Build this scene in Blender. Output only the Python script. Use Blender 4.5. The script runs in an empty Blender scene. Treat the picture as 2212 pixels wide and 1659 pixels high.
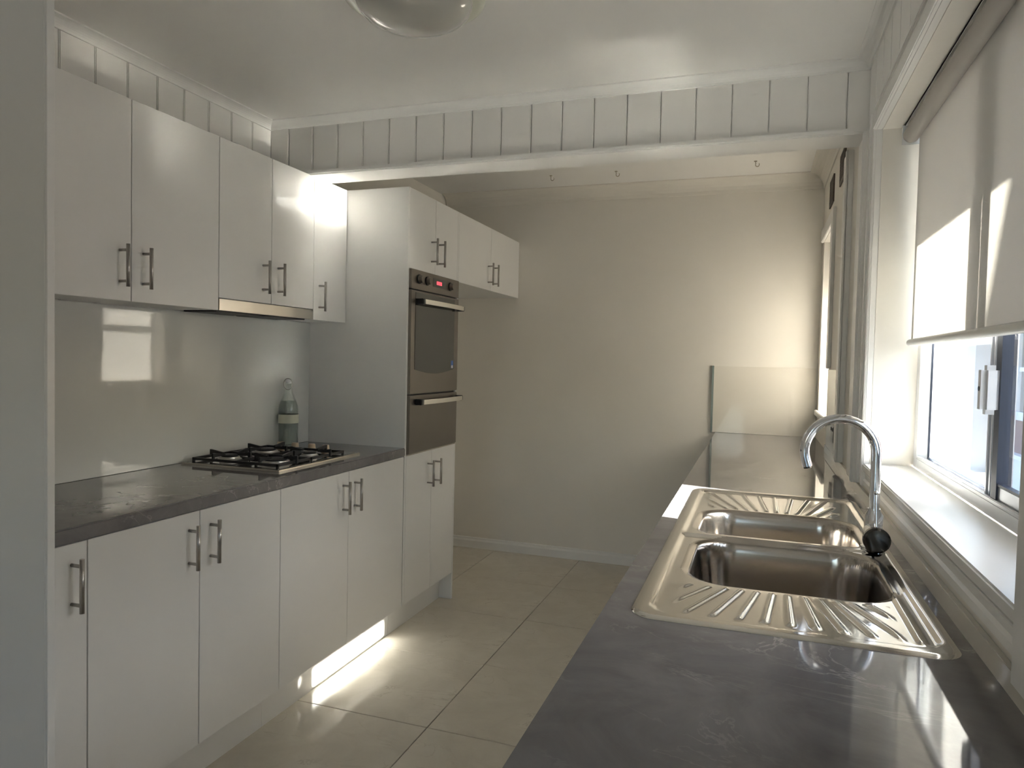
import bpy, bmesh, math, random
from mathutils import Vector, Matrix
random.seed(7)
S = bpy.context.scene
C = S.collection

# ------------------------------------------------------------------ camera
yaw, pitch, roll, FPX = 0.3335, -0.0357, 0.0222, 1532.25
fw = Vector((-math.sin(yaw)*math.cos(pitch), math.cos(yaw)*math.cos(pitch), math.sin(pitch)))
rt0 = Vector((math.cos(yaw), math.sin(yaw), 0)); up0 = rt0.cross(fw)
rt = rt0*math.cos(roll) + up0*math.sin(roll); up = up0*math.cos(roll) - rt0*math.sin(roll)
cd = bpy.data.cameras.new('camera'); cd.sensor_width = 36; cd.lens = FPX/2212*36; cd.clip_start = 0.02
cam = bpy.data.objects.new('camera', cd); C.objects.link(cam)
m = Matrix((rt, up, -fw)).transposed().to_4x4(); m.translation = (2.1364, 0, 1.3299)
cam.matrix_world = m; S.camera = cam

# ------------------------------------------------------------------ sky, sun, exposure
SUN = Vector((-1, 0.27, -0.638)).normalized()          # direction the sunlight travels
elev = math.asin(-SUN.z)
w = bpy.data.worlds.new('sky'); S.world = w; w.use_nodes = True
nt = w.node_tree; bg = nt.nodes['Background']
sky = nt.nodes.new('ShaderNodeTexSky'); sky.sky_type = 'NISHITA'; sky.sun_disc = False
sky.sun_elevation = elev; sky.sun_rotation = math.atan2(-SUN.x, -SUN.y); sky.air_density = 1.0; sky.dust_density = 2.0; sky.ozone_density = 1.0
nt.links.new(sky.outputs[0], bg.inputs[0]); bg.inputs[1].default_value = 0.75
sd = bpy.data.lights.new('sun', 'SUN'); sd.energy = 58; sd.angle = math.radians(0.53); sd.color = (1, .955, .89)
so = bpy.data.objects.new('sun', sd); C.objects.link(so); so.location = (8, -1, 5)
so.rotation_euler = SUN.to_track_quat('-Z', 'Y').to_euler()
# sky portals in the window openings (they only steer the sampling of the sky)
def portal(name, loc, rot, sx, sy):
    a = bpy.data.lights.new(name, 'AREA'); a.shape = 'RECTANGLE'; a.size = sx; a.size_y = sy; a.cycles.is_portal = True
    o = bpy.data.objects.new(name, a); C.objects.link(o); o.location = loc; o.rotation_euler = rot
portal('sky_portal', (2.67, 1.74, 1.54), (0, math.radians(90), 0), 1.06, 1.42)
portal('sky_portal', (2.67, 4.19, 1.55), (0, math.radians(90), 0), .98, .62)
portal('sky_portal', (1.5, -2.76, 1.525), (math.radians(90), 0, 0), 1.0, .95)
S.view_settings.view_transform = 'Standard'; S.view_settings.look = 'None'
S.view_settings.gamma = 1; S.view_settings.use_curve_mapping = False
S.view_settings.exposure = 0.48
cy = S.cycles
cy.max_bounces = 9; cy.diffuse_bounces = 5; cy.glossy_bounces = 4; cy.transmission_bounces = 8; cy.transparent_max_bounces = 12
cy.caustics_reflective = True; cy.caustics_refractive = False; cy.blur_glossy = 0.1
cy.sample_clamp_indirect = 60; cy.sample_clamp_direct = 0
cy.use_guiding = True; cy.guiding_training_samples = 128; cy.use_denoising = True
cy.use_adaptive_sampling = False; cy.time_limit = 1000; cy.use_auto_tile = False

# ------------------------------------------------------------------ materials
MATS = {}
def mat(name, col, rough=.5, metal=0, spec=.5, coat=0, bump=0, bscale=200, var=0, vscale=3, trans=0, emit=None, aniso=0):
    m = bpy.data.materials.new(name); m.use_nodes = True
    n = m.node_tree.nodes; l = m.node_tree.links; b = n['Principled BSDF']
    b.inputs['Base Color'].default_value = (*col, 1); b.inputs['Roughness'].default_value = rough
    b.inputs['Metallic'].default_value = metal; b.inputs['Specular IOR Level'].default_value = spec
    b.inputs['Coat Weight'].default_value = coat; b.inputs['Coat Roughness'].default_value = .05
    b.inputs['Transmission Weight'].default_value = trans
    b.inputs['Anisotropic'].default_value = aniso
    if emit:
        b.inputs['Emission Color'].default_value = (*emit[0], 1); b.inputs['Emission Strength'].default_value = emit[1]
    tc = n.new('ShaderNodeTexCoord')
    if var:
        t = n.new('ShaderNodeTexNoise'); t.inputs['Scale'].default_value = vscale; t.inputs['Detail'].default_value = 5
        l.new(tc.outputs['Object'], t.inputs['Vector'])
        r = n.new('ShaderNodeMapRange'); r.inputs[1].default_value = .3; r.inputs[2].default_value = .7
        r.inputs[3].default_value = 1-var; r.inputs[4].default_value = 1+var
        l.new(t.outputs['Fac'], r.inputs[0])
        mx = n.new('ShaderNodeVectorMath'); mx.operation = 'SCALE'; mx.inputs[0].default_value = col
        l.new(r.outputs[0], mx.inputs['Scale']); l.new(mx.outputs[0], b.inputs['Base Color'])
    if bump:
        t = n.new('ShaderNodeTexNoise'); t.inputs['Scale'].default_value = bscale; t.inputs['Detail'].default_value = 4
        l.new(tc.outputs['Object'], t.inputs['Vector'])
        bp = n.new('ShaderNodeBump'); bp.inputs['Strength'].default_value = bump; bp.inputs['Distance'].default_value = .002
        l.new(t.outputs['Fac'], bp.inputs['Height']); l.new(bp.outputs[0], b.inputs['Normal'])
    MATS[name] = m
    return m

mat('laminate', (.80, .79, .77), .30, var=.01, vscale=2, spec=.45)
mat('carcass', (.78, .77, .75), .45)
mat('edge_strip', (.42, .45, .50), .4)
mat('wall_paint', (.82, .785, .72), .55, bump=.15, bscale=60, var=.015)
mat('board_paint', (.87, .855, .825), .38, var=.012)
mat('ceiling_paint', (.88, .865, .835), .6, bump=.12, bscale=50, var=.012)
mat('gloss_trim', (.85, .84, .815), .32, spec=.35, var=.012)
mat('splash_glass', (.68, .685, .66), .04, spec=.45)
mat('splash_cream', (.76, .72, .645), .04, spec=.5)
mat('glass_edge', (.22, .27, .26), .2)
mat('stainless', (.62, .585, .53), .20, 1, bump=.02, bscale=400)
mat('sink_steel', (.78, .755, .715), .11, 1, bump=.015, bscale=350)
mat('sink_steel_shaded', (.50, .465, .425), .16, 1, bump=.015, bscale=350)  # same pressing, colour darkened for the dark surroundings the bowls mirror
mat('oven_steel', (.27, .245, .22), .32, 1, var=.03, vscale=6)
mat('handle_steel', (.43, .41, .385), .30, 1)
mat('chrome', (.82, .83, .85), .05, 1)
mat('chrome_dark_refl', (.10, .095, .09), .12, 1)  # tap cap's reflection of the dim room put into the colour; aerator shares it
mat('oven_glass', (.035, .036, .03), .06, coat=1)
mat('black_iron', (.014, .015, .018), .42, var=.1, vscale=40)
mat('black_plastic', (.012, .012, .014), .3)
mat('burner_alloy', (.55, .53, .50), .35, 1)
mat('knob_tan', (.45, .36, .27), .35, .6)
mat('red_led', (.3, .02, .03), .4, emit=((1, .10, .13), .9))
mat('blue_sticker', (.10, .22, .62), .4)
mat('sticker_white', (.8, .8, .82), .4)
mat('paper_label', (.70, .70, .56), .6, var=.03, vscale=30)
mat('alu_white', (.80, .81, .82), .33)
mat('alu_grey', (.50, .52, .56), .35, .3)
mat('gasket', (.03, .04, .07), .5)
mat('latch_white', (.82, .82, .84), .35)
mat('vent_brown', (.12, .095, .08), .6)
mat('hook_metal', (.42, .37, .29), .45, .3)
mat('lamp_rim', (.66, .66, .55), .3, coat=.5)
mat('outlet_grey', (.10, .095, .09), .35)
mat('bar_white', (.74, .73, .70), .4)
mat('tube_grey', (.45, .42, .385), .5)
mat('mauve_wall', (.33, .215, .21), .8, var=.08, vscale=2)
mat('pale_render', (.70, .70, .71), .8, var=.04, vscale=1)
mat('grey_render', (.17, .17, .178), .85, var=.05, vscale=.6)
mat('white_outside', (.85, .85, .85), .6)
mat('concrete', (.42, .41, .39), .9, var=.08, vscale=1)
mat('roof_tile', (.30, .16, .13), .8, var=.1, vscale=3)
mat('grout', (.46, .43, .37), .8)
def thin_glass(name, tint, refl=.9):
    m = bpy.data.materials.new(name); m.use_nodes = True; n = m.node_tree.nodes; l = m.node_tree.links
    n.remove(n['Principled BSDF']); o = n['Material Output']
    t = n.new('ShaderNodeBsdfTransparent'); t.inputs[0].default_value = (*tint, 1)
    g = n.new('ShaderNodeBsdfGlossy'); g.inputs['Roughness'].default_value = .01; g.inputs[0].default_value = (refl, refl, refl, 1)
    f = n.new('ShaderNodeFresnel'); ge = n.new('ShaderNodeNewGeometry'); ma = n.new('ShaderNodeMath'); ma.operation = 'MULTIPLY_ADD'
    ma.inputs[1].default_value = 1/1.5-1.5; ma.inputs[2].default_value = 1.5      # same reflectance entering and leaving the thin sheet
    l.new(ge.outputs['Backfacing'], ma.inputs[0]); l.new(ma.outputs[0], f.inputs[0])
    x = n.new('ShaderNodeMixShader'); l.new(f.outputs[0], x.inputs[0]); l.new(t.outputs[0], x.inputs[1]); l.new(g.outputs[0], x.inputs[2])
    l.new(x.outputs[0], o.inputs[0]); MATS[name] = m
thin_glass('pane_glass', (.93, .95, .95))
thin_glass('bottle_glass', (.965, .98, .97))
thin_glass('water', (.90, .93, .915))

def fabric(name, col, tr, fac):
    m = bpy.data.materials.new(name); m.use_nodes = True; n = m.node_tree.nodes; l = m.node_tree.links
    n.remove(n['Principled BSDF']); o = n['Material Output']
    tc = n.new('ShaderNodeTexCoord'); t = n.new('ShaderNodeTexNoise'); t.inputs['Scale'].default_value = 700; l.new(tc.outputs['Object'], t.inputs[0])
    bp = n.new('ShaderNodeBump'); bp.inputs['Strength'].default_value = .2; bp.inputs['Distance'].default_value = .0005; l.new(t.outputs['Fac'], bp.inputs['Height'])
    d = n.new('ShaderNodeBsdfDiffuse'); d.inputs[0].default_value = (*col, 1); l.new(bp.outputs[0], d.inputs['Normal'])
    k = n.new('ShaderNodeBsdfTranslucent'); k.inputs[0].default_value = (*tr, 1)
    x = n.new('ShaderNodeMixShader'); x.inputs[0].default_value = fac
    l.new(d.outputs[0], x.inputs[1]); l.new(k.outputs[0], x.inputs[2]); l.new(x.outputs[0], o.inputs[0]); MATS[name] = m
fabric('blind_fabric', (.78, .76, .725), (.82, .80, .76), .26)
fabric('sheer_fabric', (.84, .82, .78), (.92, .89, .845), .60)

def lamp_glass():
    m = mat('lamp_glass', (.52, .51, .47), .08, coat=1, var=.03, vscale=6)
lamp_glass()

def stone(name, base, lite, vein, rough):
    m = bpy.data.materials.new(name); m.use_nodes = True; n = m.node_tree.nodes; l = m.node_tree.links; b = n['Principled BSDF']
    tc = n.new('ShaderNodeTexCoord')
    a = n.new('ShaderNodeTexNoise'); a.inputs['Scale'].default_value = 6; a.inputs['Detail'].default_value = 9; a.inputs['Roughness'].default_value = .66; a.inputs['Distortion'].default_value = .6
    l.new(tc.outputs['Object'], a.inputs[0])
    cr = n.new('ShaderNodeValToRGB'); e = cr.color_ramp.elements
    e[0].position = .30; e[0].color = (*base, 1); e[1].position = .72; e[1].color = (*lite, 1)
    l.new(a.outputs['Fac'], cr.inputs[0])
    # thin veins: zero crossings of a warped noise
    v = n.new('ShaderNodeTexNoise'); v.inputs['Scale'].default_value = 3.2; v.inputs['Detail'].default_value = 6; v.inputs['Roughness'].default_value = .6; v.inputs['Distortion'].default_value = 1.6
    mp = n.new('ShaderNodeMapping'); mp.inputs['Rotation'].default_value = (0, 0, .5); mp.inputs['Scale'].default_value = (.7, 1.5, 1)
    l.new(tc.outputs['Object'], mp.inputs[0]); l.new(mp.outputs[0], v.inputs[0])
    s = n.new('ShaderNodeMath'); s.operation = 'SUBTRACT'; s.inputs[1].default_value = .5; l.new(v.outputs['Fac'], s.inputs[0])
    ab = n.new('ShaderNodeMath'); ab.operation = 'ABSOLUTE'; l.new(s.outputs[0], ab.inputs[0])
    r = n.new('ShaderNodeMapRange'); r.inputs[1].default_value = 0; r.inputs[2].default_value = .011; r.inputs[3].default_value = 1; r.inputs[4].default_value = 0; l.new(ab.outputs[0], r.inputs[0])
    g = n.new('ShaderNodeTexNoise'); g.inputs['Scale'].default_value = 5; l.new(tc.outputs['Object'], g.inputs[0])
    g2 = n.new('ShaderNodeMapRange'); g2.inputs[1].default_value = .48; g2.inputs[2].default_value = .7; l.new(g.outputs['Fac'], g2.inputs[0])
    mu = n.new('ShaderNodeMath'); mu.operation = 'MULTIPLY'; l.new(r.outputs[0], mu.inputs[0]); l.new(g2.outputs[0], mu.inputs[1])
    mx = n.new('ShaderNodeMix'); mx.data_type = 'RGBA'; l.new(mu.outputs[0], mx.inputs['Factor'])
    l.new(cr.outputs[0], mx.inputs[6]); mx.inputs[7].default_value = (*vein, 1); l.new(mx.outputs[2], b.inputs['Base Color'])
    b.inputs['Roughness'].default_value = rough; b.inputs['Specular IOR Level'].default_value = .5
    MATS[name] = m
stone('worktop_stone', (.150, .141, .143), (.245, .232, .230), (.37, .35, .335), .05)
stone('floor_tile', (.60, .555, .47), (.70, .655, .565), (.50, .45, .37), .11)

# ------------------------------------------------------------------ helpers
WL = {}
def wl(o): return WL.get(o.name, Vector((0, 0, 0)))
def tag(o, label=None, cat=None, group=None, kind=None):
    if label: o['label'] = label
    if cat: o['category'] = cat
    if group: o['group'] = group
    if kind: o['kind'] = kind
    return o
def thing(name, loc, label, cat, group=None):
    o = bpy.data.objects.new(name, None); C.objects.link(o); o.empty_display_size = .1
    o.location = loc; WL[o.name] = Vector(loc)
    return tag(o, label, cat, group)
def obj(name, bm, m, parent=None, smooth=False, bev=0, seg=2):
    """bmesh in world coordinates -> one object with its origin at the bottom middle"""
    if bev:
        bmesh.ops.bevel(bm, geom=[e for e in bm.edges if e.is_manifold and e.calc_face_angle(0) > .6], offset=bev, segments=seg, affect='EDGES', clamp_overlap=True)
    vs = [v.co for v in bm.verts]
    lo = Vector([min(v[i] for v in vs) for i in range(3)]); hi = Vector([max(v[i] for v in vs) for i in range(3)])
    org = Vector(((lo.x+hi.x)/2, (lo.y+hi.y)/2, lo.z))
    for v in bm.verts: v.co -= org
    bmesh.ops.recalc_face_normals(bm, faces=bm.faces)
    me = bpy.data.meshes.new(name); bm.to_mesh(me); bm.free()
    if smooth:
        for p in me.polygons: p.use_smooth = True
    me.materials.append(MATS[m])
    return inst(name, me, org, parent)
def inst(name, me, org, parent=None):
    o = bpy.data.objects.new(name, me); C.objects.link(o); org = Vector(org)
    if parent:
        o.parent = parent; o.location = org - wl(parent)
    else: o.location = org
    WL[o.name] = org
    return o
def addbox(bm, x0, x1, y0, y1, z0, z1):
    r = bmesh.ops.create_cube(bm, size=1, matrix=Matrix.Translation(((x0+x1)/2, (y0+y1)/2, (z0+z1)/2)) @ Matrix.Diagonal((x1-x0, y1-y0, z1-z0, 1)))
    return r['verts']
def boxes(*bs):
    bm = bmesh.new()
    for b in bs: addbox(bm, *b)
    return bm
def box(name, b, m, parent=None, bev=0, seg=2): return obj(name, boxes(b), m, parent, bev=bev, seg=seg)
def prism(poly, axis, a, b):
    """poly: 2D points; extruded along axis from a to b. axis x:(y,z) y:(x,z) z:(x,y)"""
    bm = bmesh.new()
    def P(p, t):
        return {'x': (t, p[0], p[1]), 'y': (p[0], t, p[1]), 'z': (p[0], p[1], t)}[axis]
    v0 = [bm.verts.new(P(p, a)) for p in poly]; v1 = [bm.verts.new(P(p, b)) for p in poly]; n = len(poly)
    bm.faces.new(v0); bm.faces.new(v1[::-1])
    for i in range(n): bm.faces.new((v0[i], v0[(i+1) % n], v1[(i+1) % n], v1[i]))
    return bm
def cyl(bm, p0, p1, r, n=20, r2=None):
    p0 = Vector(p0); p1 = Vector(p1); d = p1-p0
    M = Matrix.Translation((p0+p1)/2) @ d.to_track_quat('Z', 'Y').to_matrix().to_4x4()
    bmesh.ops.create_cone(bm, cap_ends=True, segments=n, radius1=r, radius2=r if r2 is None else r2, depth=d.length, matrix=M)
    return bm
def tube(bm, pts, r, n=14):
    pts = [Vector(p) for p in pts]; rings = []; nrm = None
    for i, p in enumerate(pts):
        t = (pts[min(i+1, len(pts)-1)] - pts[max(i-1, 0)]).normalized()
        if nrm is None: nrm = t.orthogonal().normalized()
        else: nrm = (nrm - t*nrm.dot(t)).normalized()
        b = t.cross(nrm); rr = r[i] if isinstance(r, (list, tuple)) else r
        rings.append([bm.verts.new(p + rr*(math.cos(k*2*math.pi/n)*nrm + math.sin(k*2*math.pi/n)*b)) for k in range(n)])
    for a, c in zip(rings, rings[1:]):
        for k in range(n): bm.faces.new((a[k], a[(k+1) % n], c[(k+1) % n], c[k]))
    bm.faces.new(rings[0][::-1]); bm.faces.new(rings[-1])
    return bm
def lathe(bm, prof, c, n=32):
    rings = []
    for r, z in prof:
        if r < 1e-6: rings.append([bm.verts.new((c[0], c[1], c[2]+z))])
        else: rings.append([bm.verts.new((c[0]+r*math.cos(k*2*math.pi/n), c[1]+r*math.sin(k*2*math.pi/n), c[2]+z)) for k in range(n)])
    for a, b in zip(rings, rings[1:]):
        for k in range(n):
            q = [a[k % len(a)], a[(k+1) % len(a)], b[(k+1) % len(b)], b[k % len(b)]]
            u = []
            for v in q:
                if v not in u: u.append(v)
            if len(u) > 2: bm.faces.new(u)
    return bm
def shade_auto(o, ang=40):
    me = o.data
    for p in me.polygons: p.use_smooth = True
    try: me.set_sharp_from_angle(angle=math.radians(ang))
    except Exception: pass
    return o
def struct(name, bm, m, parent=None, **k):
    o = obj(name, bm, m, parent, **k)
    if not parent: o['kind'] = 'structure'
    return o

# ------------------------------------------------------------------ main dimensions
XW, XD, XC, XU, XK = .04, .58, .586, .254, .507
W, XR = 2.473, 1.896
L, H, HR = 4.584, 2.357, 2.457
YB0, YB1, ZB = 2.674, 2.82, 2.118
T0, T1 = 2.972, 3.563
ZUT, ZUB, ZHS, ZOT = 2.1165, 1.484, 1.5264, 1.742
YNEAR = -2.6

# ------------------------------------------------------------------ setting: floor, ceiling, walls
fl = struct('floor', boxes((-.3, 2.7, YNEAR-.2, L+.2, -.15, -.006)), 'grout')
tile_me = {}
X0, Y0, TS, TY = 1.055, 2.272, .60, .565
for i in range(-2, 3):
    for j in range(-9, 5):
        x0, x1, y0, y1 = X0+i*TS, X0+(i+1)*TS, Y0+j*TY, Y0+(j+1)*TY
        x0 = max(x0, -.1); x1 = min(x1, 2.5); y0 = max(y0, YNEAR); y1 = min(y1, L)
        if x1-x0 < .02 or y1-y0 < .02: continue
        g = .0016
        key = (round(x1-x0, 3), round(y1-y0, 3))
        if key not in tile_me:
            o = obj('floor_tile', boxes((x0+g, x1-g, y0+g, y1-g, -.008, 0)), 'floor_tile', fl, bev=.0012, seg=1); tile_me[key] = o.data
        else: inst('floor_tile', tile_me[key], ((x0+x1)/2, (y0+y1)/2, -.008), fl)

ce = struct('ceiling', boxes((-.2, 2.7, YNEAR-.2, YB0+.02, H, H+.16), (-.2, 2.7, YB0+.02, L+.2, HR, HR+.06)), 'ceiling_paint')
# left wall with vertical boards
wlft = struct('wall_left', boxes((-.16, .028, YNEAR-.2, L+.1, -.1, HR)), 'wall_paint')
bme = None; y = 1.657-.128*5
while y < 2.9:
    if bme is None:
        o = obj('wall_board', boxes((.027, XW, y+.0012, y+.1268, .0, H-.001)), 'board_paint', wlft, bev=.0035, seg=2); bme = o.data
    else: inst('wall_board', bme, ((.027+XW)/2, y+.064, 0), wlft)
    y += .128
struct('wall_back', boxes((-.2, 2.7, L, L+.15, -.1, HR)), 'wall_paint')
# right wall: pieces around two window openings
WY0, WY1, WZ0, WZ1 = 1.035, 2.44, 1.005, 2.055          # kitchen window opening
RY0, RY1, RZ0, RZ1 = 3.90, 4.475, 1.07, 2.04            # far window opening
XO = 2.66
wr = struct('wall_right', boxes((W, XO, YNEAR-.2, WY0, -.1, HR), (W, XO, WY0, WY1, -.1, WZ0), (W, XO, WY0, WY1, WZ1, HR), (W, XO, WY1, RY0, -.1, HR),
    (W, XO, RY0, RY1, -.1, RZ0), (W, XO, RY0, RY1, RZ1, HR), (W, XO, RY1, L+.1, -.1, HR)), 'wall_paint')
bme = None; y = 1.989-.136*7
while y < 2.6:
    if bme is None:
        o = obj('wall_board', boxes((W-.012, W+.001, y+.0012, y+.1348, 2.135, H-.001)), 'board_paint', wr, bev=.0035, seg=2); bme = o.data
    else: inst('wall_board', bme, (W-.0055, y+.068, 2.135), wr)
    y += .136
# wall behind the camera with a window
GX0, GX1, GZ0, GZ1 = 1.0, 2.0, 1.05, 2.0
struct('wall_near', boxes((-.2, GX0, YNEAR-.15, YNEAR, -.1, HR), (GX1, 2.7, YNEAR-.15, YNEAR, -.1, HR), (GX0, GX1, YNEAR-.15, YNEAR, GZ1, HR), (GX0, GX1, YNEAR-.15, YNEAR, -.1, GZ0)), 'wall_paint')
d = tag(bpy.data.objects.new('window_3', None), kind='structure'); C.objects.link(d); d.location = (1.5, YNEAR-.1, GZ0); WL['window_3'] = Vector((1.5, YNEAR-.1, GZ0))
for x0, x1 in ((GX0, 1.53), (1.47, GX1)):
    f = obj('sliding_sash', boxes((x0, x0+.06, YNEAR-.11, YNEAR-.07, GZ0, GZ1), (x1-.06, x1, YNEAR-.11, YNEAR-.07, GZ0, GZ1), (x0, x1, YNEAR-.11, YNEAR-.07, GZ0, GZ0+.06), (x0, x1, YNEAR-.11, YNEAR-.07, GZ1-.06, GZ1)), 'alu_white', d)
    box('pane', (x0+.05, x1-.05, YNEAR-.092, YNEAR-.088, GZ0+.05, GZ1-.05), 'pane_glass', f)

# bulkhead beam with vertical boards
wb = struct('wall_bulkhead', boxes((.03, W+.01, YB0+.012, YB1, ZB+.006, HR)), 'board_paint')
edges = [XW] + [.388+.1253*k for k in range(-2, 17)] + [W]
edges = sorted(e for e in edges if XW <= e <= W)
bme = None
for a, b in zip(edges, edges[1:]):
    if b-a < .03: continue
    if abs(b-a-.1253) < 1e-4 and bme: inst('wall_board', bme, ((a+b)/2, YB0+.0065, ZB), wb)
    else:
        o = obj('wall_board', boxes((a+.0012, b-.0012, YB0, YB0+.013, ZB, H-.001)), 'board_paint', wb, bev=.0035, seg=2)
        if abs(b-a-.1253) < 1e-4: bme = o.data
struct('trim_1', boxes((XW, W, YB0-.012, YB0, ZB, ZB+.016), (XW, W, YB0-.006, YB1+.006, ZB-.004, ZB+.004)), 'gloss_trim', bev=.002)
# cornices
def cornice(name, axis, a, b, wallpos, sgn, ceil, p=.045, q=.032, m='gloss_trim', par=None):
    poly = [(wallpos, ceil), (wallpos, ceil-q)]
    n = 6
    for k in range(n+1):
        t = k/n*math.pi/2
        poly.append((wallpos+sgn*(.006+(p-.006)*(1-math.cos(t))), ceil-q+(q-.005)*math.sin(t)))
    poly.append((wallpos+sgn*p, ceil))
    return struct(name, prism(poly, axis, a, b), m, par)
cornice('trim_2', 'y', YNEAR, YB0, XW, 1, H)
cornice('trim_3', 'x', XW, W, YB0, -1, H)
cornice('trim_4', 'y', YNEAR, YB0, W-.012, -1, H)
cornice('trim_5', 'x', XW, W, L, -1, HR, .085, .085, 'wall_paint')
cornice('trim_6', 'y', YB1, L, W, -1, HR, .085, .085, 'wall_paint')
# baseboard on the back wall
struct('baseboard_back', prism([(L, 0), (L-.014, 0), (L-.014, .05), (L-.008, .062), (L-.008, .07), (L, .074)], 'x', .03, W), 'gloss_trim')

# window joinery: sill, apron mouldings, architraves
struct('trim_7', boxes((W-.02, 2.592, WY0+.001, WY1-.001, WZ0, 1.029)), 'gloss_trim', bev=.004)      # sill board
struct('trim_8', prism([(W, 1.006), (W-.020, 1.006), (W-.016, .998), (W-.012, .994), (W-.012, .982), (W-.018, .978), (W-.018, .964), (W-.008, .956), (W, .956)], 'y', WY0, WY1+.09), 'gloss_trim')
struct('trim_9', boxes((W-.010, W, YNEAR, RY0-.02, .899, .935)), 'splash_cream', bev=.001)                      # low upstand along the worktop
struct('trim_10', boxes((W-.026, W, WY0-.11, WY0, .936, 2.13), (W-.030, W-.02, WY0-.11, WY0-.09, .936, 2.13)), 'gloss_trim', bev=.003)
struct('trim_11', boxes((W-.020, W, WY1, WY1+.095, .957, 2.13), (W-.026, W-.015, WY1+.075, WY1+.095, .957, 2.13), (W-.024, W-.015, WY1+.002, WY1+.012, .957, 2.13)), 'gloss_trim', bev=.003)
struct('trim_12', boxes((W-.020, W, WY0, WY1, WZ1, 2.13), (W-.028, W-.015, WY0, WY1, 2.115, 2.13), (W-.028, W-.015, WY0, WY1, WZ1, WZ1+.012), (W+.052, W+.066, WY0, WY1, WZ1-.006, WZ1)), 'gloss_trim', bev=.003)
struct('trim_13', boxes((W-.022, W, YB0-.03, YB1+.01, .936, ZB), (W-.030, W-.015, YB0-.02, YB0, .936, ZB)), 'gloss_trim', bev=.003)
struct('trim_14', boxes((W-.016, W, RY0-.085, RY0-.0, 1.315, 2.11), (W-.016, W, RY0, RY1+.03, RZ1, 2.11), (W-.02, W, RY0-.02, RY1+.03, RZ0-.03, RZ0)), 'gloss_trim', bev=.003)
struct('trim_15', boxes((W-.024, W, 3.16, 3.30, .936, 2.20), (W-.030, W-.02, 3.16, 3.19, .936, 2.20)), 'gloss_trim', bev=.003)

def window(name, y0, y1, z0, z1, parts):
    o = tag(bpy.data.objects.new(name, None), kind='structure'); C.objects.link(o); o.location = (2.62, (y0+y1)/2, z0); WL[o.name] = Vector(o.location)
    parts(o); return o
def win1(o):
    y0, y1, z0, z1 = WY0, WY1, 1.029, WZ1
    box('window_frame', (2.592, 2.652, y1-.045, y1, z0, z1), 'alu_white', o, .002)
    box('window_frame', (2.592, 2.652, y0, y0+.045, z0, z1), 'alu_white', o, .002)
    obj('window_frame', boxes((2.592, 2.652, y0+.045, y1-.045, z0, z0+.030), (2.592, 2.600, y0+.045, y1-.045, z0+.03, z0+.038), (2.640, 2.652, y0+.045, y1-.045, z0+.03, z0+.038)), 'alu_white', o, bev=.0015)
    box('window_frame', (2.592, 2.652, y0+.045, y1-.045, z1-.045, z1), 'alu_white', o, .002)
    # fixed pane (far half)
    p = box('pane', (2.626, 2.630, 1.76, y1-.044, z0+.03, z1-.045), 'pane_glass', o)
    obj('gasket', boxes((2.620, 2.625, y1-.051, y1-.044, z0+.03, z1-.045), (2.620, 2.625, 1.79, y1-.044, z0+.030, z0+.036)), 'gasket', p)
    obj('bead', boxes((2.631, 2.640, y1-.085, y1-.051, z0+.03, z1-.045)), 'alu_white', p)
    st = obj('meeting_stile', boxes((2.612, 2.640, 1.715, 1.795, z0+.03, z1-.045), (2.606, 2.613, 1.74, 1.75, z0+.03, z1-.045), (2.606, 2.613, 1.765, 1.775, z0+.03, z1-.045)), 'alu_grey', o, bev=.001)
    # sliding sash (near half)
    s = obj('sliding_sash', boxes((2.600, 2.618, 1.695, 1.712, z0+.034, z1-.04), (2.600, 2.618, y0+.045, y0+.085, z0+.034, z1-.04), (2.600, 2.618, y0+.085, 1.695, z0+.034, z0+.066), (2.600, 2.618, y0+.085, 1.695, z1-.08, z1-.04)), 'alu_grey', o, bev=.0015)
    obj('gasket', boxes((2.596, 2.622, 1.662, 1.695, z0+.034, z1-.04), (2.598, 2.612, y0+.085, 1.662, z0+.066, z0+.071)), 'gasket', s)
    box('pane', (2.606, 2.610, y0+.08, 1.70, z0+.06, z1-.07), 'pane_glass', s)
    lb = obj('sash_lock', boxes((2.564, 2.5995, 1.662, 1.700, 1.238, 1.338)), 'latch_white', o, bev=.010, seg=4)
    shade_auto(lb, 50)
    bm = bmesh.new(); cyl(bm, (2.563, 1.683, 1.29), (2.5645, 1.683, 1.29), .005, 12); obj('lock_barrel', bm, 'gasket', lb)
window('window_1', WY0, WY1, 1.029, WZ1, win1)
def win2(o):
    y0, y1, z0, z1 = RY0, RY1, RZ0, RZ1
    obj('window_frame', boxes((2.60, 2.65, y0, y0+.04, z0, z1), (2.60, 2.65, y1-.03, y1, z0, z1), (2.60, 2.65, y0, y1, z0, z0+.035), (2.60, 2.65, y0, y1, z1-.04, z1)), 'alu_white', o, bev=.002)
    obj('sash_rail', boxes((2.61, 2.64, y0+.04, y1-.03, 1.50, 1.535)), 'alu_white', o)
    box('pane', (2.624, 2.628, y0+.03, y1-.02, z0+.03, z1-.03), 'pane_glass', o)
window('window_2', RY0, RY1, RZ0, RZ1, win2)

# outside: eave over the window, ground
struct('roof', boxes((XO, 3.30, -3.5, 6.5, 2.16, 2.20), (3.28, 3.32, -3.5, 6.5, 2.165, 2.34)), 'white_outside')
struct('ground', boxes((2.66, 30, -20, 40, -.62, -.45)), 'concrete')
struct('ground_near', boxes((-15, 2.66, -20, YNEAR-.15, -.35, -.15)), 'concrete')

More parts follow.
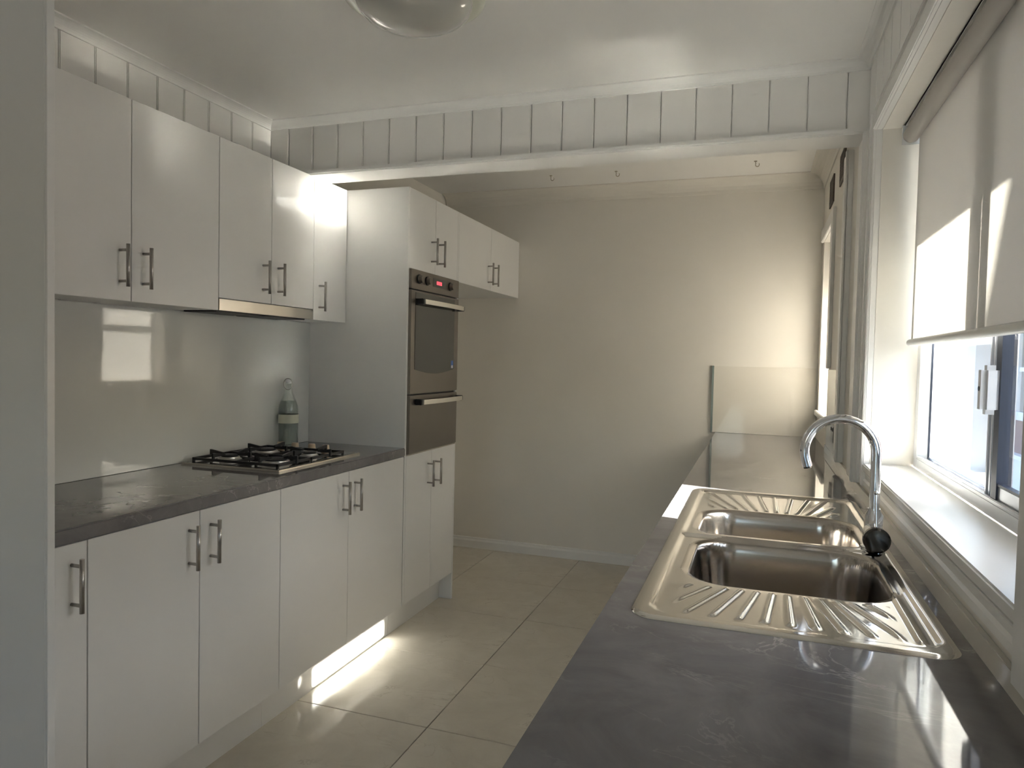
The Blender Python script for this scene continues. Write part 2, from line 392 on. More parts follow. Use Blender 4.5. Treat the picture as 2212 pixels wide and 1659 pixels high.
# ------------------------------------------------------------------ handles, doors, cabinets
def handle_mesh():
    bm = bmesh.new()
    cyl(bm, (.034, 0, -.066), (.034, 0, .066), .0058, 14)
    for z in (-.048, .048): cyl(bm, (0, 0, z), (.034, 0, z), .0045, 12)
    me = bpy.data.meshes.new('handle'); bm.to_mesh(me); bm.free(); me.materials.append(MATS['handle_steel'])
    for p in me.polygons: p.use_smooth = len(p.vertices) == 4
    return me
HM = handle_mesh()
def door(parent, x1, y0, y1, z0, z1, hy=None, hz=None, th=.018, name='door'):
    g = .0014
    d = box(name, (x1-th, x1, y0+g, y1-g, z0, z1), 'laminate', parent, .0012, 1)
    if hy is not None: inst('handle', HM, (x1, hy, hz), d)
    return d
HZB = .758
zdb, zdt = .147, .858
def base_cab(y0, y1, doors, label):
    t = thing('base_cabinet', (.3, (y0+y1)/2, 0), label, 'cabinet', 'base cabinets under the left worktop')
    obj('carcass', boxes((XW+.003, XD-.0185, y0+.0005, y0+.016, .1465, .8595), (XW+.003, XD-.0185, y1-.016, y1-.0005, .1465, .8595), (XW+.003, XD-.0185, y0+.016, y1-.016, .1465, .163),
        (XW+.003, XW+.012, y0+.016, y1-.016, .163, .8595), (XD-.09, XD-.0185, y0+.016, y1-.016, .8435, .8595)), 'carcass', t)
    box('kickboard', (XK-.016, XK, y0+.0005, y1-.0005, 0, .1462), 'laminate', t)
    for a, b, h in doors: door(t, XD, a, b, zdb, zdt, h, HZB)
YP0 = 1.123
base_cab(YP0+.02, 1.3056, [(YP0+.02, 1.3056, 1.262)], 'narrow white base cabinet with one handle, beside the tall end panel')
base_cab(1.3056, 2.0595, [(1.3056, 1.681, 1.638), (1.681, 2.0595, 1.724)], 'white two-door base cabinet left of the one under the gas hob')
base_cab(2.0595, T0-.001, [(2.0595, 2.4951, 2.452), (2.4951, T0-.004, 2.538)], 'white two-door base cabinet below the gas hob, against the oven tower')

# tall end panel nearest the camera on the left
t = thing('end_panel', (.35, YP0+.008, 0), 'tall white end panel at the left edge, closing the cabinet run', 'panel')
box('panel_board', (XW+.002, .672, YP0, YP0+.018, 0, H-.002), 'laminate', t, .001, 1)
box('panel_edging', (.6722, .68, YP0, YP0+.018, 0, H-.002), 'laminate', t, .001, 1)

# worktop left, splashback
wt = boxes((XW+.002, XC, YP0+.0195, T0-.0015, .8605, .9))
shade_auto(tag(obj('worktop', wt, 'worktop_stone', bev=.004, seg=3), 'long grey stone-look worktop carrying the gas hob', 'worktop', 'grey worktops'))
t = box('glass_splashback', (XW+.0015, XW+.010, YP0+.0195, T0-.0015, .901, ZUB-.001), 'splash_glass', None, .0008, 1)
tag(t, 'glossy pale grey glass splashback behind the gas hob', 'splashback', 'glass splashbacks')

def upper_cab(name, y0, y1, z0, doors, label, x1=XU, xw=XW+.011, hz=None, z1=ZUT, cat='cabinet', group='white wall cabinets'):
    t = thing(name, ((xw+x1)/2, (y0+y1)/2, z0), label, cat, group)
    obj('carcass', boxes((xw, x1-.0185, y0+.0005, y0+.016, z0+.001, z1), (xw, x1-.0185, y1-.016, y1-.0005, z0+.001, z1), (xw, x1-.0185, y0+.016, y1-.016, z0+.001, z0+.018),
        (xw, x1-.0185, y0+.016, y1-.016, z1-.017, z1), (xw, xw+.006, y0+.016, y1-.016, z0+.018, z1-.017)), 'carcass', t)
    for a, b, h in doors: door(t, x1, a, b, z0, z1, h, hz)
    return t
uc = upper_cab('wall_cabinet', 1.349, 2.1178, ZUB, [(1.349, 1.7334, 1.690), (1.7334, 2.1178, 1.779)], 'tall two-door white wall cabinet nearest the end panel', hz=1.592)
box('filler_panel', (XU-.018, XU-.001, YP0+.0195, 1.348, ZUB, ZUT), 'laminate', uc)
hc = upper_cab('wall_cabinet', 2.1178, 2.7042, ZHS+.004, [(2.1178, 2.4159, 2.363), (2.4159, 2.7042, 2.457)], 'two-door white wall cabinet right above the rangehood', hz=1.632)
upper_cab('wall_cabinet', 2.7042, T0-.001, ZUB, [(2.7042, T0-.003, 2.748)], 'narrow single-door white wall cabinet between rangehood cabinet and oven tower', hz=1.590)
# rangehood
t = thing('rangehood', (.15, 2.41, ZUB-.004), 'slim stainless slide-out rangehood under the wall cabinets above the hob', 'rangehood')
obj('fascia', boxes((XU-.016, XU+.001, 2.1195, 2.7025, ZUB+.001, ZHS+.001)), 'stainless', t, bev=.0015)
obj('body', boxes((XW+.012, XU-.0165, 2.1215, 2.7005, ZUB+.006, ZHS+.002)), 'stainless', t)
for k in range(2):
    f = obj('grease_filter', boxes((XW+.03, XU-.03, 2.14+k*.285, 2.40+k*.285, ZUB-.003, ZUB+.0055)), 'black_iron', t, bev=.001)

# oven tower
t = thing('oven_tower', (.31, (T0+T1)/2, 0), 'tall white oven tower with two upper and two lower doors', 'cabinet')
obj('side_panel', prism([(XW+.002, 0), (XK, 0), (XK, .147), (XD, .147), (XD, ZUT), (XW+.002, ZUT)], 'y', T0, T0+.016), 'laminate', t, bev=.001, seg=1)
obj('side_panel', boxes((XW+.002, XD, T1-.016, T1, 0, ZUT)), 'laminate', t, bev=.0012, seg=1)
obj('carcass', boxes((XW+.002, .05, T0+.016, T1-.016, .1465, ZUT), (.05, XD-.0185, T0+.016, T1-.016, .1465, .163), (.05, XD-.0185, T0+.016, T1-.016, .842, .858), (.05, XD-.0185, T0+.016, T1-.016, ZOT+.004, ZOT+.02), (.05, XD-.0185, T0+.016, T1-.016, ZUT-.016, ZUT)), 'carcass', t)
box('kickboard', (XK-.016, XK, T0+.016, T1-.016, 0, .1462), 'laminate', t)
YM = (T0+T1)/2
door(t, XD, T0+.0165, YM, zdb, .858, YM-.044, .745); door(t, XD, YM, T1-.0165, zdb, .858, YM+.044, .745)
door(t, XD, T0+.0165, YM, ZOT+.003, ZUT, YM-.044, 1.852); door(t, XD, YM, T1-.0165, ZOT+.003, ZUT, YM+.044, 1.852)
# cabinet over the refrigerator space
upper_cab('bridge_cabinet', T1+.001, L-.001, ZOT-.002, [(T1+.001, 4.052, 4.008), (4.052, L-.002, 4.098)], 'white two-door cabinet bridging the empty fridge space by the back wall', x1=XD, xw=XW+.002, hz=1.835, group='white wall cabinets')

# oven
OY0, OY1 = T0+.0175, T1-.0175
t = thing('double_oven', (.3, YM, .8585), 'built-in stainless double oven in the white tower', 'oven')
obj('body', boxes((.055, XD-.006, OY0+.004, OY1-.004, .860, ZOT)), 'black_plastic', t)
xf = XD+.012
cp = obj('control_panel', boxes((XD-.006, xf, OY0, OY1, 1.650, ZOT)), 'oven_steel', t, bev=.002)
yw = OY1-OY0
def oy(u): return OY0+u*yw
for u in (.14, .30, .79):
    bm = bmesh.new(); cyl(bm, (xf, oy(u), 1.700), (xf+.022, oy(u), 1.700), .019, 24, .016); k = shade_auto(obj('knob', bm, 'oven_steel', cp))
    obj('knob_ring', cyl(bmesh.new(), (xf-.001, oy(u), 1.700), (xf+.004, oy(u), 1.700), .0225, 24), 'black_plastic', cp)
dp = box('display', (xf, xf+.0015, oy(.42), oy(.68), 1.680, 1.722), 'oven_glass', cp)
box('clock_digits', (xf+.0015, xf+.002, oy(.49), oy(.60), 1.693, 1.711), 'red_led', dp)
d1 = obj('oven_door', boxes((XD-.006, xf, OY0, OY1, 1.152, 1.644)), 'oven_steel', t, bev=.003)
# dark window with a bowed lower edge
ya, yb = oy(.08), oy(.90)
poly = [(ya, 1.635), (yb, 1.635)] + [(yb+(ya-yb)*k/10, 1.268-.022*math.sin(math.pi*k/10)) for k in range(11)]
g = obj('door_glass', prism(poly, 'x', xf-.001, xf+.002), 'oven_glass', d1)
st = box('energy_sticker', (xf+.002, xf+.0024, oy(.835), oy(.885), 1.272, 1.312), 'blue_sticker', g)
box('sticker_band', (xf+.0024, xf+.0026, oy(.84), oy(.88), 1.272, 1.287), 'sticker_white', st)
d2 = obj('lower_oven_door', boxes((XD-.006, xf, OY0, OY1, .866, 1.143)), 'oven_steel', t, bev=.003)
def oven_handle(par, z):
    bm = bmesh.new(); n = 14; rows = []
    for k in range(n+1):
        u = .13+.83*k/n; x = xf+.030+.010*math.sin(math.pi*k/n); y = oy(u)
        rows.append([bm.verts.new(c) for c in ((x, y, z-.011), (x+.012, y, z-.011), (x+.012, y, z+.011), (x, y, z+.011))])
    for a, b in zip(rows, rows[1:]):
        for i in range(4): bm.faces.new((a[i], a[(i+1) % 4], b[(i+1) % 4], b[i]))
    bm.faces.new(rows[0]); bm.faces.new(rows[-1][::-1])
    h = obj('handle', bm, 'handle_light', par, bev=.002)
    for u in (.10, .955): obj('handle_mount', boxes((xf, xf+.036, oy(u), oy(u)+.026, z-.014, z+.014)), 'black_plastic', h, bev=.003)
mat('handle_light', (.80, .76, .68), .35, .8)
oven_handle(d1, 1.592); oven_handle(d2, 1.112)
box('bottom_trim', (XD-.004, XD+.006, OY0, OY1, .8595, .8655), 'stainless', t)

# ------------------------------------------------------------------ hob
HX0, HX1, HY0, HY1 = .062, .515, 2.135, 2.69
t = thing('gas_hob', ((HX0+HX1)/2, (HY0+HY1)/2, .9), 'four-burner gas hob with black iron trivets on the grey worktop', 'hob')
bm = boxes((HX0, HX1, HY0, HY1, .9004, .9075)); shade_auto(obj('steel_tray', bm, 'stainless', t, bev=.003, seg=2))
box('pan_well', (HX0+.018, HX1-.018, HY0+.016, HY1-.018, .9076, .9084), 'oven_glass', t)
BX, BY = (.185, .400), (2.262, 2.480)
for i, x in enumerate(BX):
    for j, y in enumerate(BY):
        r = (.038, .048, .052, .032)[i*2+j]
        bm = bmesh.new(); lathe(bm, [(0, .0083), (r*1.25, .0083), (r*1.15, .014), (r, .016), (r*.98, .022), (0, .022)], (x, y, .9), 28)
        b = shade_auto(obj('burner', bm, 'burner_alloy', t))
        bm = bmesh.new(); lathe(bm, [(0, .0222), (r*.82, .0222), (r*.84, .027), (r*.7, .030), (0, .0305)], (x, y, .9), 28)
        shade_auto(obj('burner_cap', bm, 'black_iron', b))
ZT = .9375
for j, (y0, y1) in enumerate(((HY0+.03, 2.369), (2.373, 2.605))):
    x0, x1 = HX0+.03, HX1-.03; bw = .008; ym = (y0+y1)/2
    bm = boxes((x0, x1, y0, y0+bw, .914, .924), (x0, x1, y1-bw, y1, .914, .924), (x0, x0+bw, y0, y1, .914, .924), (x1-bw, x1, y0, y1, .914, .924), ((x0+x1)/2-bw/2, (x0+x1)/2+bw/2, y0, y1, .914, .924))
    for x in (x0, x1-bw):
        for y in (y0, y1-bw): addbox(bm, x, x+bw, y, y+bw, .9084, .914)
    # fingers rising towards each burner
    for x in BX:
        for s in (-1, 1):
            yo = y0+bw/2 if s < 0 else y1-bw/2
            bmf = prism([(yo, .914), (yo, ZT+.006), (yo-s*.006, ZT+.006), (yo-s*.066, ZT-.003), (yo-s*.066, ZT-.008), (yo-s*.008, ZT-.009), (yo-s*.008, .914)], 'x', x-bw/2, x+bw/2)
            me = bpy.data.meshes.new('tmp'); bmf.to_mesh(me); bmf.free(); bm.from_mesh(me); bpy.data.meshes.remove(me)
        for s in (-1, 1):
            xo = x + s*.098
            bmf = prism([(xo, .914), (xo, ZT+.006), (xo-s*.006, ZT+.006), (xo-s*.062, ZT-.003), (xo-s*.062, ZT-.008), (xo-s*.008, ZT-.009), (xo-s*.008, .914)], 'y', ym-bw/2, ym+bw/2)
            me = bpy.data.meshes.new('tmp'); bmf.to_mesh(me); bmf.free(); bm.from_mesh(me); bpy.data.meshes.remove(me)
    obj('trivet', bm, 'black_iron', t)
for x in (.139, .215, .301, .372):
    bm = bmesh.new(); lathe(bm, [(0, .0083), (.021, .0083), (.021, .012), (.017, .013), (.015, .036), (.013, .038), (0, .038)], (x, 2.638, .9), 24)
    shade_auto(obj('control_knob', bm, 'knob_tan', t))

# bottle of water by the splashback
bc = (.101, 2.742, .9005)
t = thing('water_bottle', bc, 'clear glass swing-top bottle with a pale label behind the hob', 'bottle')
outer = [(0, 0), (.042, 0), (.045, .004), (.045, .175), (.043, .195), (.036, .214), (.026, .232), (.018, .252), (.0155, .28), (.0165, .283), (.0165, .296), (.0135, .297)]
inner = [(.0115, .296), (.0125, .28), (.015, .252), (.023, .231), (.033, .213), (.040, .194), (.042, .174), (.042, .008), (.038, .005), (0, .005)]
shade_auto(obj('bottle_body', lathe(bmesh.new(), outer+inner, bc, 36), 'bottle_glass', t), 60)
shade_auto(obj('water', lathe(bmesh.new(), [(0, .0052), (.038, .0055), (.0416, .0085), (.0416, .174), (.0396, .193), (.0325, .2125), (0, .2125)], bc, 36), 'water', t), 60)
shade_auto(obj('paper_label', lathe(bmesh.new(), [(.0452, .112), (.0456, .112), (.0456, .152), (.0452, .152), (.0452, .112)], bc, 36), 'paper_label', t), 60)
shade_auto(obj('stopper', lathe(bmesh.new(), [(0, .292), (.0115, .292), (.0115, .298), (.0155, .299), (.015, .309), (.008, .314), (0, .315)], bc, 24), 'sticker_white', t), 60)
bm = bmesh.new()
pts = [(bc[0]+.024*math.sin(a)*1.0, bc[1]-.006, bc[2]+.290+.026*math.cos(a)) for a in [k*2*math.pi/20 for k in range(21)]]
tube(bm, pts, .0014, 6); obj('wire_bail', bm, 'handle_steel', t)

# ------------------------------------------------------------------ right worktop (with sink cut-out), cabinets below
SX0, SX1, SY0, SY1 = 1.942, 2.440, 1.185, 2.490
hx0, hx1, hy0, hy1 = SX0+.02, SX1-.02, SY0+.02, SY1-.02
YW0 = -.9
bm = bmesh.new()
xs = [XR, hx0, hx1, W-.0005]; ys = [YW0, hy0, hy1, L-.001]
V = {}
for i, x in enumerate(xs):
    for j, y in enumerate(ys):
        for k, z in enumerate((.8605, .9)): V[i, j, k] = bm.verts.new((x, y, z))
for i in range(3):
    for j in range(3):
        if i == 1 and j == 1: continue
        bm.faces.new([V[i, j, 1], V[i+1, j, 1], V[i+1, j+1, 1], V[i, j+1, 1]]); bm.faces.new([V[i, j, 0], V[i, j+1, 0], V[i+1, j+1, 0], V[i+1, j, 0]])
for i in range(3):
    bm.faces.new([V[i, 0, 0], V[i+1, 0, 0], V[i+1, 0, 1], V[i, 0, 1]]); bm.faces.new([V[i+1, 3, 0], V[i, 3, 0], V[i, 3, 1], V[i+1, 3, 1]])
    bm.faces.new([V[0, i+1, 0], V[0, i, 0], V[0, i, 1], V[0, i+1, 1]]); bm.faces.new([V[3, i, 0], V[3, i+1, 0], V[3, i+1, 1], V[3, i, 1]])
bm.faces.new([V[1, 1, 0], V[1, 2, 0], V[1, 2, 1], V[1, 1, 1]]); bm.faces.new([V[2, 2, 0], V[2, 1, 0], V[2, 1, 1], V[2, 2, 1]])
bm.faces.new([V[2, 1, 0], V[1, 1, 0], V[1, 1, 1], V[2, 1, 1]]); bm.faces.new([V[1, 2, 0], V[2, 2, 0], V[2, 2, 1], V[1, 2, 1]])
tag(obj('worktop', bm, 'worktop_stone'), 'grey marbled worktop along the window wall, holding the sink', 'worktop', 'grey worktops')
t = thing('sink_cabinet', (2.2, 1.8, 0), 'white base cabinets under the sink worktop', 'cabinet')
obj('carcass', boxes((XR+.04, W-.003, YW0+.02, YW0+.036, .1, .86), (XR+.04, W-.003, L-.04, L-.024, .1, .86), (XR+.04, W-.003, YW0+.036, L-.04, .1, .116), (XR+.04, W-.003, 1.0, 1.016, .116, .86), (XR+.04, W-.003, 2.6, 2.616, .116, .86)), 'carcass', t)
box('kickboard', (XR+.08, XR+.096, YW0+.02, L-.024, 0, .145), 'laminate', t)
n = 12; dy = (L-.03-YW0-.02)/n
for k in range(n):
    a = YW0+.02+k*dy
    d = box('door', (XR+.022, XR+.040, a+.0014, a+dy-.0014, zdb, zdt), 'laminate', t, .0012, 1)

# glass splashbacks at the far end (back wall and window wall)
g = box('glass_splashback', (1.878, W-.013, L-.009, L-.001, .901, 1.312), 'splash_cream', None)
tag(g, 'cream glass splashback on the back wall above the worktop end', 'splashback', 'glass splashbacks')
box('polished_edge', (1.866, 1.8778, L-.012, L-.001, .901, 1.314), 'glass_edge', g)
g = box('glass_splashback', (W-.0115, W-.001, 3.305, RY0-.09, .936, 1.312), 'splash_cream', None, .0008, 1)
tag(g, 'cream glass splashback on the window wall left of the far window', 'splashback', 'glass splashbacks')
# power point on it
t = thing('power_point', (W-.0125, 3.42, .99), 'dark double power point on the window wall splashback', 'power outlet')
pl = obj('face_plate', boxes((W-.020, W-.0125, 3.362, 3.478, .992, 1.066)), 'outlet_grey', t, bev=.002)
for y in (3.388, 3.452): obj('rocker_switch', boxes((W-.023, W-.0195, y-.008, y+.008, 1.043, 1.058)), 'black_plastic', pl)

# ------------------------------------------------------------------ sink: pressed steel sheet as a height field, split by region
def sdrr(x, y, x0, x1, y0, y1, r):
    cx, cyy = (x0+x1)/2, (y0+y1)/2
    qx, qy = abs(x-cx)-(x1-x0)/2+r, abs(y-cyy)-(y1-y0)/2+r
    return math.hypot(max(qx, 0), max(qy, 0)) + min(max(qx, qy), 0) - r
def sst(a, b, t):
    t = min(1, max(0, (t-a)/(b-a))); return t*t*(3-2*t)
NB = (2.016, 2.392, 1.440, 1.795, .085)      # near bowl
FB = (2.004, 2.388, 1.845, 2.160, .085)      # far bowl
ZR = .9045
def groove(x, y, fx, fy, ya, yb):
    """fan of pressed ribs spreading from (fx,fy); returns height"""
    a = math.atan2(x-fx, abs(y-fy)); rr = math.hypot(x-fx, y-fy)
    if not (min(ya, yb) < y < max(ya, yb)): return 0
    n = 25; span = 1.12
    k = a/span*(n/2)
    fr = abs(k-round(k))/(n/2)*span*rr
    if abs(round(k)) > n//2: return 0
    edge = min(y-min(ya, yb), max(ya, yb)-y, x-2.000, 2.372-x)
    return .0042*math.exp(-(fr/.0044)**2)*sst(0, .016, edge)
def height(x, y):
    so_ = sdrr(x, y, SX0, SX1, SY0, SY1, .045)
    z = ZR - .0042*sst(-.009, 0, so_)                      # rolled outer rim
    si = sdrr(x, y, SX0+.030, SX1-.022, SY0+.034, SY1-.034, .040)
    inner = sst(.008, -.008, si)
    z -= .0058*inner                                         # pressed-down drainer level
    for b, dep in ((NB, .165), (FB, .150)):
        s = sdrr(x, y, *b)
        lip = sst(.018, .004, s)
        z -= .004*lip*(1-0)
        if s < .004:
            z -= dep*sst(.004, -.022, s)
            z -= .008*sst(-.02, -.16, s)
    # tap ledge and the raised bridge between the bowls stay high
    br = sst(.020, .006, abs(y-1.820)) * sst(.004, .014, min(sdrr(x, y, *NB), sdrr(x, y, *FB)))
    z += .0060*br*inner
    if inner > .5:
        z += groove(x, y, 2.20, 1.70, 1.238, 1.418)
        z += groove(x, y, 2.20, 1.90, 2.182, 2.440)
        # raised rib parallel to the wall on the near drainer
        ri = abs(x-2.392)
        z += .004*math.exp(-(ri/.006)**2)*sst(1.235, 1.25, y)*sst(1.62, 1.58, y)
    return z
nx, ny = 150, 380
gx = [SX0+(SX1-SX0)*i/nx for i in range(nx+1)]; gy = [SY0+(SY1-SY0)*j/ny for j in range(ny+1)]
regs = {'deck': bmesh.new(), 'near_bowl': bmesh.new(), 'far_bowl': bmesh.new(), 'near_drain': bmesh.new(), 'far_drain': bmesh.new()}
vc = {k: {} for k in regs}
hgt = [[height(x, y) for y in gy] for x in gx]
def vert(r, i, j):
    k = (i, j)
    if k not in vc[r]: vc[r][k] = regs[r].verts.new((gx[i], gy[j], hgt[i][j]))
    return vc[r][k]
for i in range(nx):
    for j in range(ny):
        x, y = (gx[i]+gx[i+1])/2, (gy[j]+gy[j+1])/2
        if sdrr(x, y, SX0, SX1, SY0, SY1, .045) > -.0005: continue
        if sdrr(x, y, *NB) < .020: r = 'near_bowl' if y < 1.82 else 'far_bowl'
        elif sdrr(x, y, *FB) < .020: r = 'far_bowl'
        elif 2.0 < x < 2.374 and 1.235 < y < 1.43: r = 'near_drain'
        elif 2.0 < x < 2.374 and 2.17 < y < 2.444: r = 'far_drain'
        else: r = 'deck'
        regs[r].faces.new((vert(r, i, j), vert(r, i+1, j), vert(r, i+1, j+1), vert(r, i, j+1)))
sk = thing('kitchen_sink', ((SX0+SX1)/2, (SY0+SY1)/2, .9), 'stainless double-bowl sink with fluted drainers set into the grey worktop', 'sink')
# rim skirt down to the worktop
sb = bmesh.new(); ring = []
R_ = .045
def rrpts(x0, x1, y0, y1, r, n=10):
    o = []
    for cx, cyy, a0 in ((x1-r, y1-r, 0), (x0+r, y1-r, 90), (x0+r, y0+r, 180), (x1-r, y0+r, 270)):
        for k in range(n+1):
            a = math.radians(a0+90*k/n); o.append((cx+r*math.cos(a), cyy+r*math.sin(a)))
    return o
lay = [rrpts(SX0-.001, SX1+.001, SY0-.001, SY1+.001, R_+.001), rrpts(SX0+.001, SX1-.001, SY0+.001, SY1-.001, R_), rrpts(SX0+.006, SX1-.006, SY0+.006, SY1-.006, R_-.004)]
zz = (.9002, .9022, .9034)
rv = [[sb.verts.new((p[0], p[1], z)) for p in l_] for l_, z in zip(lay, zz)]
for a, b in zip(rv, rv[1:]):
    for k in range(len(a)): sb.faces.new((a[k], a[(k+1) % len(a)], b[(k+1) % len(b)], b[k]))
obj('rim', sb, 'sink_steel', sk, smooth=True)
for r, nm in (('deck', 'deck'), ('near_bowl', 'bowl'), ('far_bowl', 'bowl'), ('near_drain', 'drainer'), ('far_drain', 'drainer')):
    o = obj(nm, regs[r], 'sink_steel_shaded' if nm == 'bowl' else 'sink_steel', sk, smooth=True)
    if o.data.polygons and o.data.polygons[len(o.data.polygons)//2].normal.z < 0: o.data.flip_normals()
for cx, cyy, z in (((NB[0]+NB[1])/2, (NB[2]+NB[3])/2, .725), ((FB[0]+FB[1])/2, (FB[2]+FB[3])/2, .740)):
    bm = bmesh.new(); lathe(bm, [(0, .003), (.030, .003), (.034, .008), (.042, .008), (.044, .004), (.044, -.004)], (cx, cyy, z), 28)
    shade_auto(obj('basket_waste', bm, 'chrome', sk))

# ------------------------------------------------------------------ mixer tap
tx, ty = 2.402, 1.83
t = thing('mixer_tap', (tx, ty, .9), 'chrome gooseneck mixer tap behind the sink bowls', 'tap')
bm = bmesh.new(); lathe(bm, [(0, .0045), (.026, .0045), (.026, .011), (.020, .014), (.020, .085), (.014, .094), (.0135, .100), (0, .100)], (tx, ty, .9), 32); bd = shade_auto(obj('tap_body', bm, 'chrome', t))
R = .078; zc_ = 1.128; pts = [(tx, ty, .99), (tx, ty, 1.03), (tx, ty, 1.08)]
dirx, diry = -.995, -.06
for k in range(0, 25):
    a = math.radians(200*k/24)
    pts.append((tx+dirx*R*(1-math.cos(a)), ty+diry*R*(1-math.cos(a)), zc_+R*math.sin(a)))
e = Vector(pts[-1]); dv = (Vector(pts[-1])-Vector(pts[-2])).normalized(); pts.append(tuple(e+dv*.012))
bm = bmesh.new(); tube(bm, pts, .0112, 20); shade_auto(obj('spout', bm, 'chrome', t), 50)
bm = bmesh.new(); cyl(bm, tuple(Vector(pts[-1])-dv*.002), tuple(Vector(pts[-1])+dv*.004), .0095, 18); obj('aerator', bm, 'chrome_dark_refl', t)
bm = bmesh.new(); cyl(bm, (tx, ty-.012, .945), (tx-.003, ty-.072, .942), .024, 28); ct = shade_auto(obj('cartridge', bm, 'chrome', t))
bm = bmesh.new(); lathe(bm, [(0, 0), (.0285, 0), (.0285, .012), (.024, .017), (0, .019)], (0, 0, 0), 32)
for v in bm.verts: v.co = Vector((tx-.003+v.co.x, ty-.066-v.co.z, .942+v.co.y))
shade_auto(obj('cartridge_cap', bm, 'chrome_dark_refl', ct))
bm = bmesh.new(); cyl(bm, (tx-.002, ty-.060, .965), (tx-.004, ty-.048, 1.042), .0042, 12, .0034); lv = shade_auto(obj('lever', bm, 'chrome', ct))
bm = bmesh.new(); bmesh.ops.create_uvsphere(bm, u_segments=14, v_segments=10, radius=.0052, matrix=Matrix.Translation((tx-.004, ty-.048, 1.044))); obj('lever_tip', bm, 'chrome', lv, smooth=True)

# ------------------------------------------------------------------ roller blind
XB = 2.566
t = thing('roller_blind', (XB, (WY0+WY1)/2, 1.388), 'half-lowered cream roller blind in the kitchen window', 'blind')
by0, by1 = WY0+.012, WY1-.035
bm = bmesh.new(); cyl(bm, (XB-.021, by0, 2.022), (XB-.021, by1, 2.022), .0225, 28); shade_auto(obj('roller_tube', bm, 'tube_grey', t))
bm = boxes((XB-.0004, XB+.0004, by0+.004, by1-.006, 1.409, 2.022)); obj('fabric', bm, 'blind_fabric', t)
bm = bmesh.new(); cyl(bm, (XB, by0, 1.404), (XB, by1+.006, 1.404), .0110, 22); shade_auto(obj('bottom_bar', bm, 'bar_white', t))
for y in (by0-.006, by1+.001): obj('bracket', boxes((XB-.045, XB+.004, y, y+.004, 1.995, 2.052)), 'alu_white', t)

t = thing('roller_blind', (2.585, (RY0+RY1)/2, RZ0+.01), 'fully lowered pale blind in the far window by the back wall', 'blind')
bm = bmesh.new(); cyl(bm, (2.57, RY0+.01, RZ1-.03), (2.57, RY1-.012, RZ1-.03), .02, 24); shade_auto(obj('roller_tube', bm, 'tube_grey', t))
obj('fabric', boxes((2.5896, 2.5904, RY0+.008, RY1-.01, RZ0+.02, RZ1-.03)), 'sheer_fabric', t)
bm = bmesh.new(); cyl(bm, (2.59, RY0+.006, RZ0+.014), (2.59, RY1-.008, RZ0+.014), .010, 18); shade_auto(obj('bottom_bar', bm, 'bar_white', t))

# ------------------------------------------------------------------ ceiling light, hooks, vents
lc = (1.178, 1.842, H)
t = thing('ceiling_light', (lc[0], lc[1], H-.085), 'round flush ceiling light with a glass dome and pale rim', 'ceiling light')
bm = bmesh.new(); lathe(bm, [(0, -.0005), (.150, -.0005), (.150, -.018), (0, -.018)], lc, 48); obj('backplate', bm, 'alu_white', t)
bm = bmesh.new(); lathe(bm, [(.165, -.022), (.185, -.020), (.200, -.012), (.203, -.006), (.198, -.002), (.150, -.002)], lc, 64); shade_auto(obj('rim', bm, 'lamp_rim', t), 60)
bm = bmesh.new(); lathe(bm, [(.168, -.020), (.160, -.040), (.140, -.060), (.110, -.074), (.070, -.082), (.030, -.085), (0, -.0855)], lc, 64); shade_auto(obj('glass_dome', bm, 'lamp_glass', t), 80)
for (hx, hy), lb in (((.897, 4.22), 'small brass ceiling hook, leftmost of the three past the bulkhead'), ((1.300, 4.22), 'small brass ceiling hook, middle one of the three past the bulkhead'), ((2.085, 4.20), 'small brass ceiling hook nearest the window wall')):
    t = thing('ceiling_hook', (hx, hy, HR-.05), lb, 'hook', 'ceiling hooks in the far part')
    bm = bmesh.new(); lathe(bm, [(0, 0), (.009, 0), (.008, -.003), (0, -.005)], (hx, hy, HR), 14); obj('hook_plate', bm, 'hook_metal', t)
    bm = bmesh.new(); pts = [(hx, hy, HR-.004), (hx, hy, HR-.012)] + [(hx+.010-.010*math.cos(math.radians(a)), hy, HR-.020-.011*math.sin(math.radians(a))) for a in range(-40, 230, 15)]
    tube(bm, pts, .0022, 8); obj('hook_wire', bm, 'hook_metal', t)
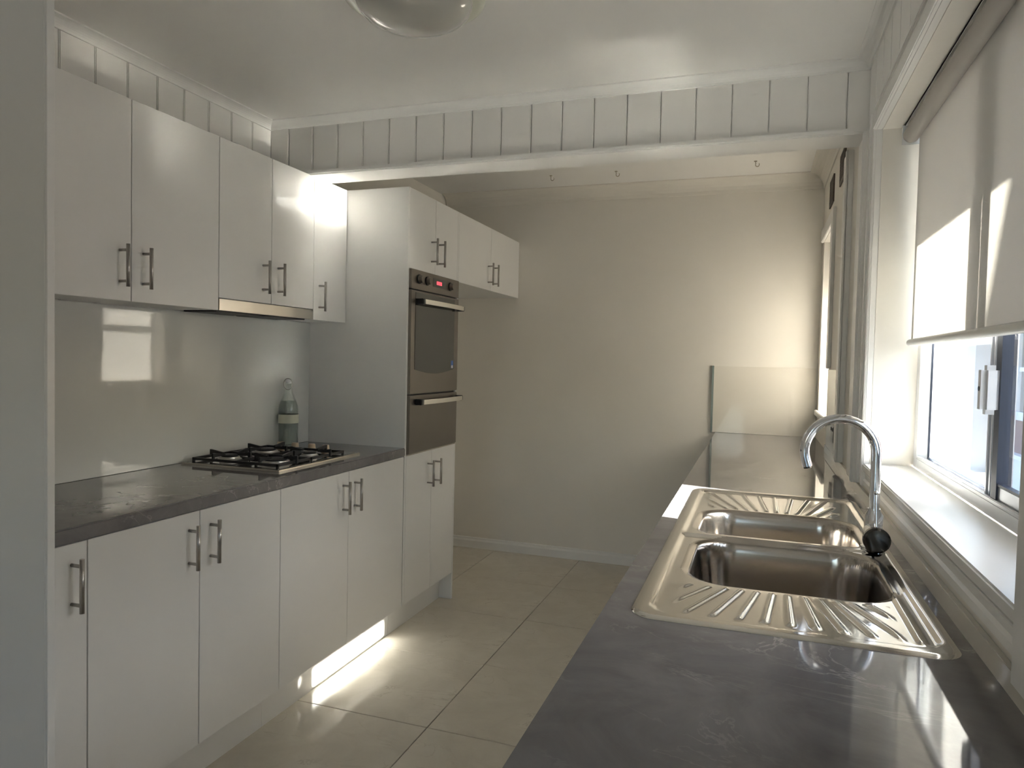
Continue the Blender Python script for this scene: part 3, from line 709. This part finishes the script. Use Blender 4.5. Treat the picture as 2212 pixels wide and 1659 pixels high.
for y0, y1, lb in ((3.46, 3.66, 'dark wall vent grille, the nearer of two high on the window wall'), (3.96, 4.16, 'dark wall vent grille, the farther of two high on the window wall')):
    t = thing('wall_vent', (W-.002, (y0+y1)/2, 2.165), lb, 'vent', 'wall vents')
    obj('vent_frame', boxes((W-.007, W, y0, y1, 2.165, 2.178), (W-.007, W, y0, y1, 2.292, 2.305), (W-.007, W, y0, y0+.012, 2.178, 2.292), (W-.007, W, y1-.012, y1, 2.178, 2.292)), 'vent_brown', t)
    obj('vent_backing', boxes((W-.001, W, y0+.012, y1-.012, 2.178, 2.292)), 'black_plastic', t)
    sl = None
    for k in range(8):
        z = 2.180+k*.0142
        if sl is None: sl = obj('slat', boxes((W-.006, W-.001, y0+.012, y1-.012, z, z+.008)), 'vent_brown', t)
        else: inst('slat', sl.data, (W-.0035, (y0+y1)/2, z), t)

# ------------------------------------------------------------------ outside: neighbouring house, garden wall, added shade slab
hs = thing('neighbour_house', (6.2, 7.0, -.45), 'mauve neighbouring house with white window trim outside the window', 'house')
obj('wall', boxes((5.2, 9.0, 3.0, 11.2, -.45, 2.0)), 'mauve_wall', hs)
obj('eave', boxes((4.95, 9.2, 2.8, 11.3, 2.0, 2.14)), 'white_outside', hs)
obj('roof', prism([(4.9, 2.141), (9.3, 2.141), (7.1, 2.55)], 'y', 2.7, 11.35), 'roof_tile', hs)
for y0, y1 in ((6.4, 8.1), (9.15, 10.3)):
    f = obj('window_trim', boxes((5.13, 5.2, y0, y1, .72, .82), (5.13, 5.2, y0, y1, 1.86, 1.96), (5.13, 5.2, y0, y0+.09, .82, 1.86), (5.13, 5.2, y1-.09, y1, .82, 1.86), (5.15, 5.2, y0, y1, 1.31, 1.36)), 'white_outside', hs)
    box('pane', (5.17, 5.19, y0+.09, y1-.09, .82, 1.86), 'oven_glass', f)
obj('plinth', boxes((5.1, 5.2, 3.0, 11.2, -.45, .30)), 'white_outside', hs)
gw = thing('garden_wall', (8, 20.6, -.45), 'sunlit pale rendered wall closing the side passage outside the window', 'wall')
obj('corner_post', boxes((4.95, 5.5, 11.3, 11.74, -.45, 2.0)), 'white_outside', hs)
obj('wall_face', boxes((3.0, 14, 20.5, 20.8, -.45, 2.6)), 'grey_render', gw)
obj('coping', boxes((2.9, 14.1, 20.4, 20.9, 2.6, 2.72)), 'white_outside', gw)
# added unseen steep slab, shaped to shade the near half of the window
def gy_(z): return .37+(4.49-z)/2.15
apex = -1.6
struct('shade_slab', prism([(gy_(-.45), -.45), (apex, 4.49+(.37-apex)*2.15), (2*apex-gy_(-.45), -.45)], 'x', 7.0, 7.4), 'pale_render')
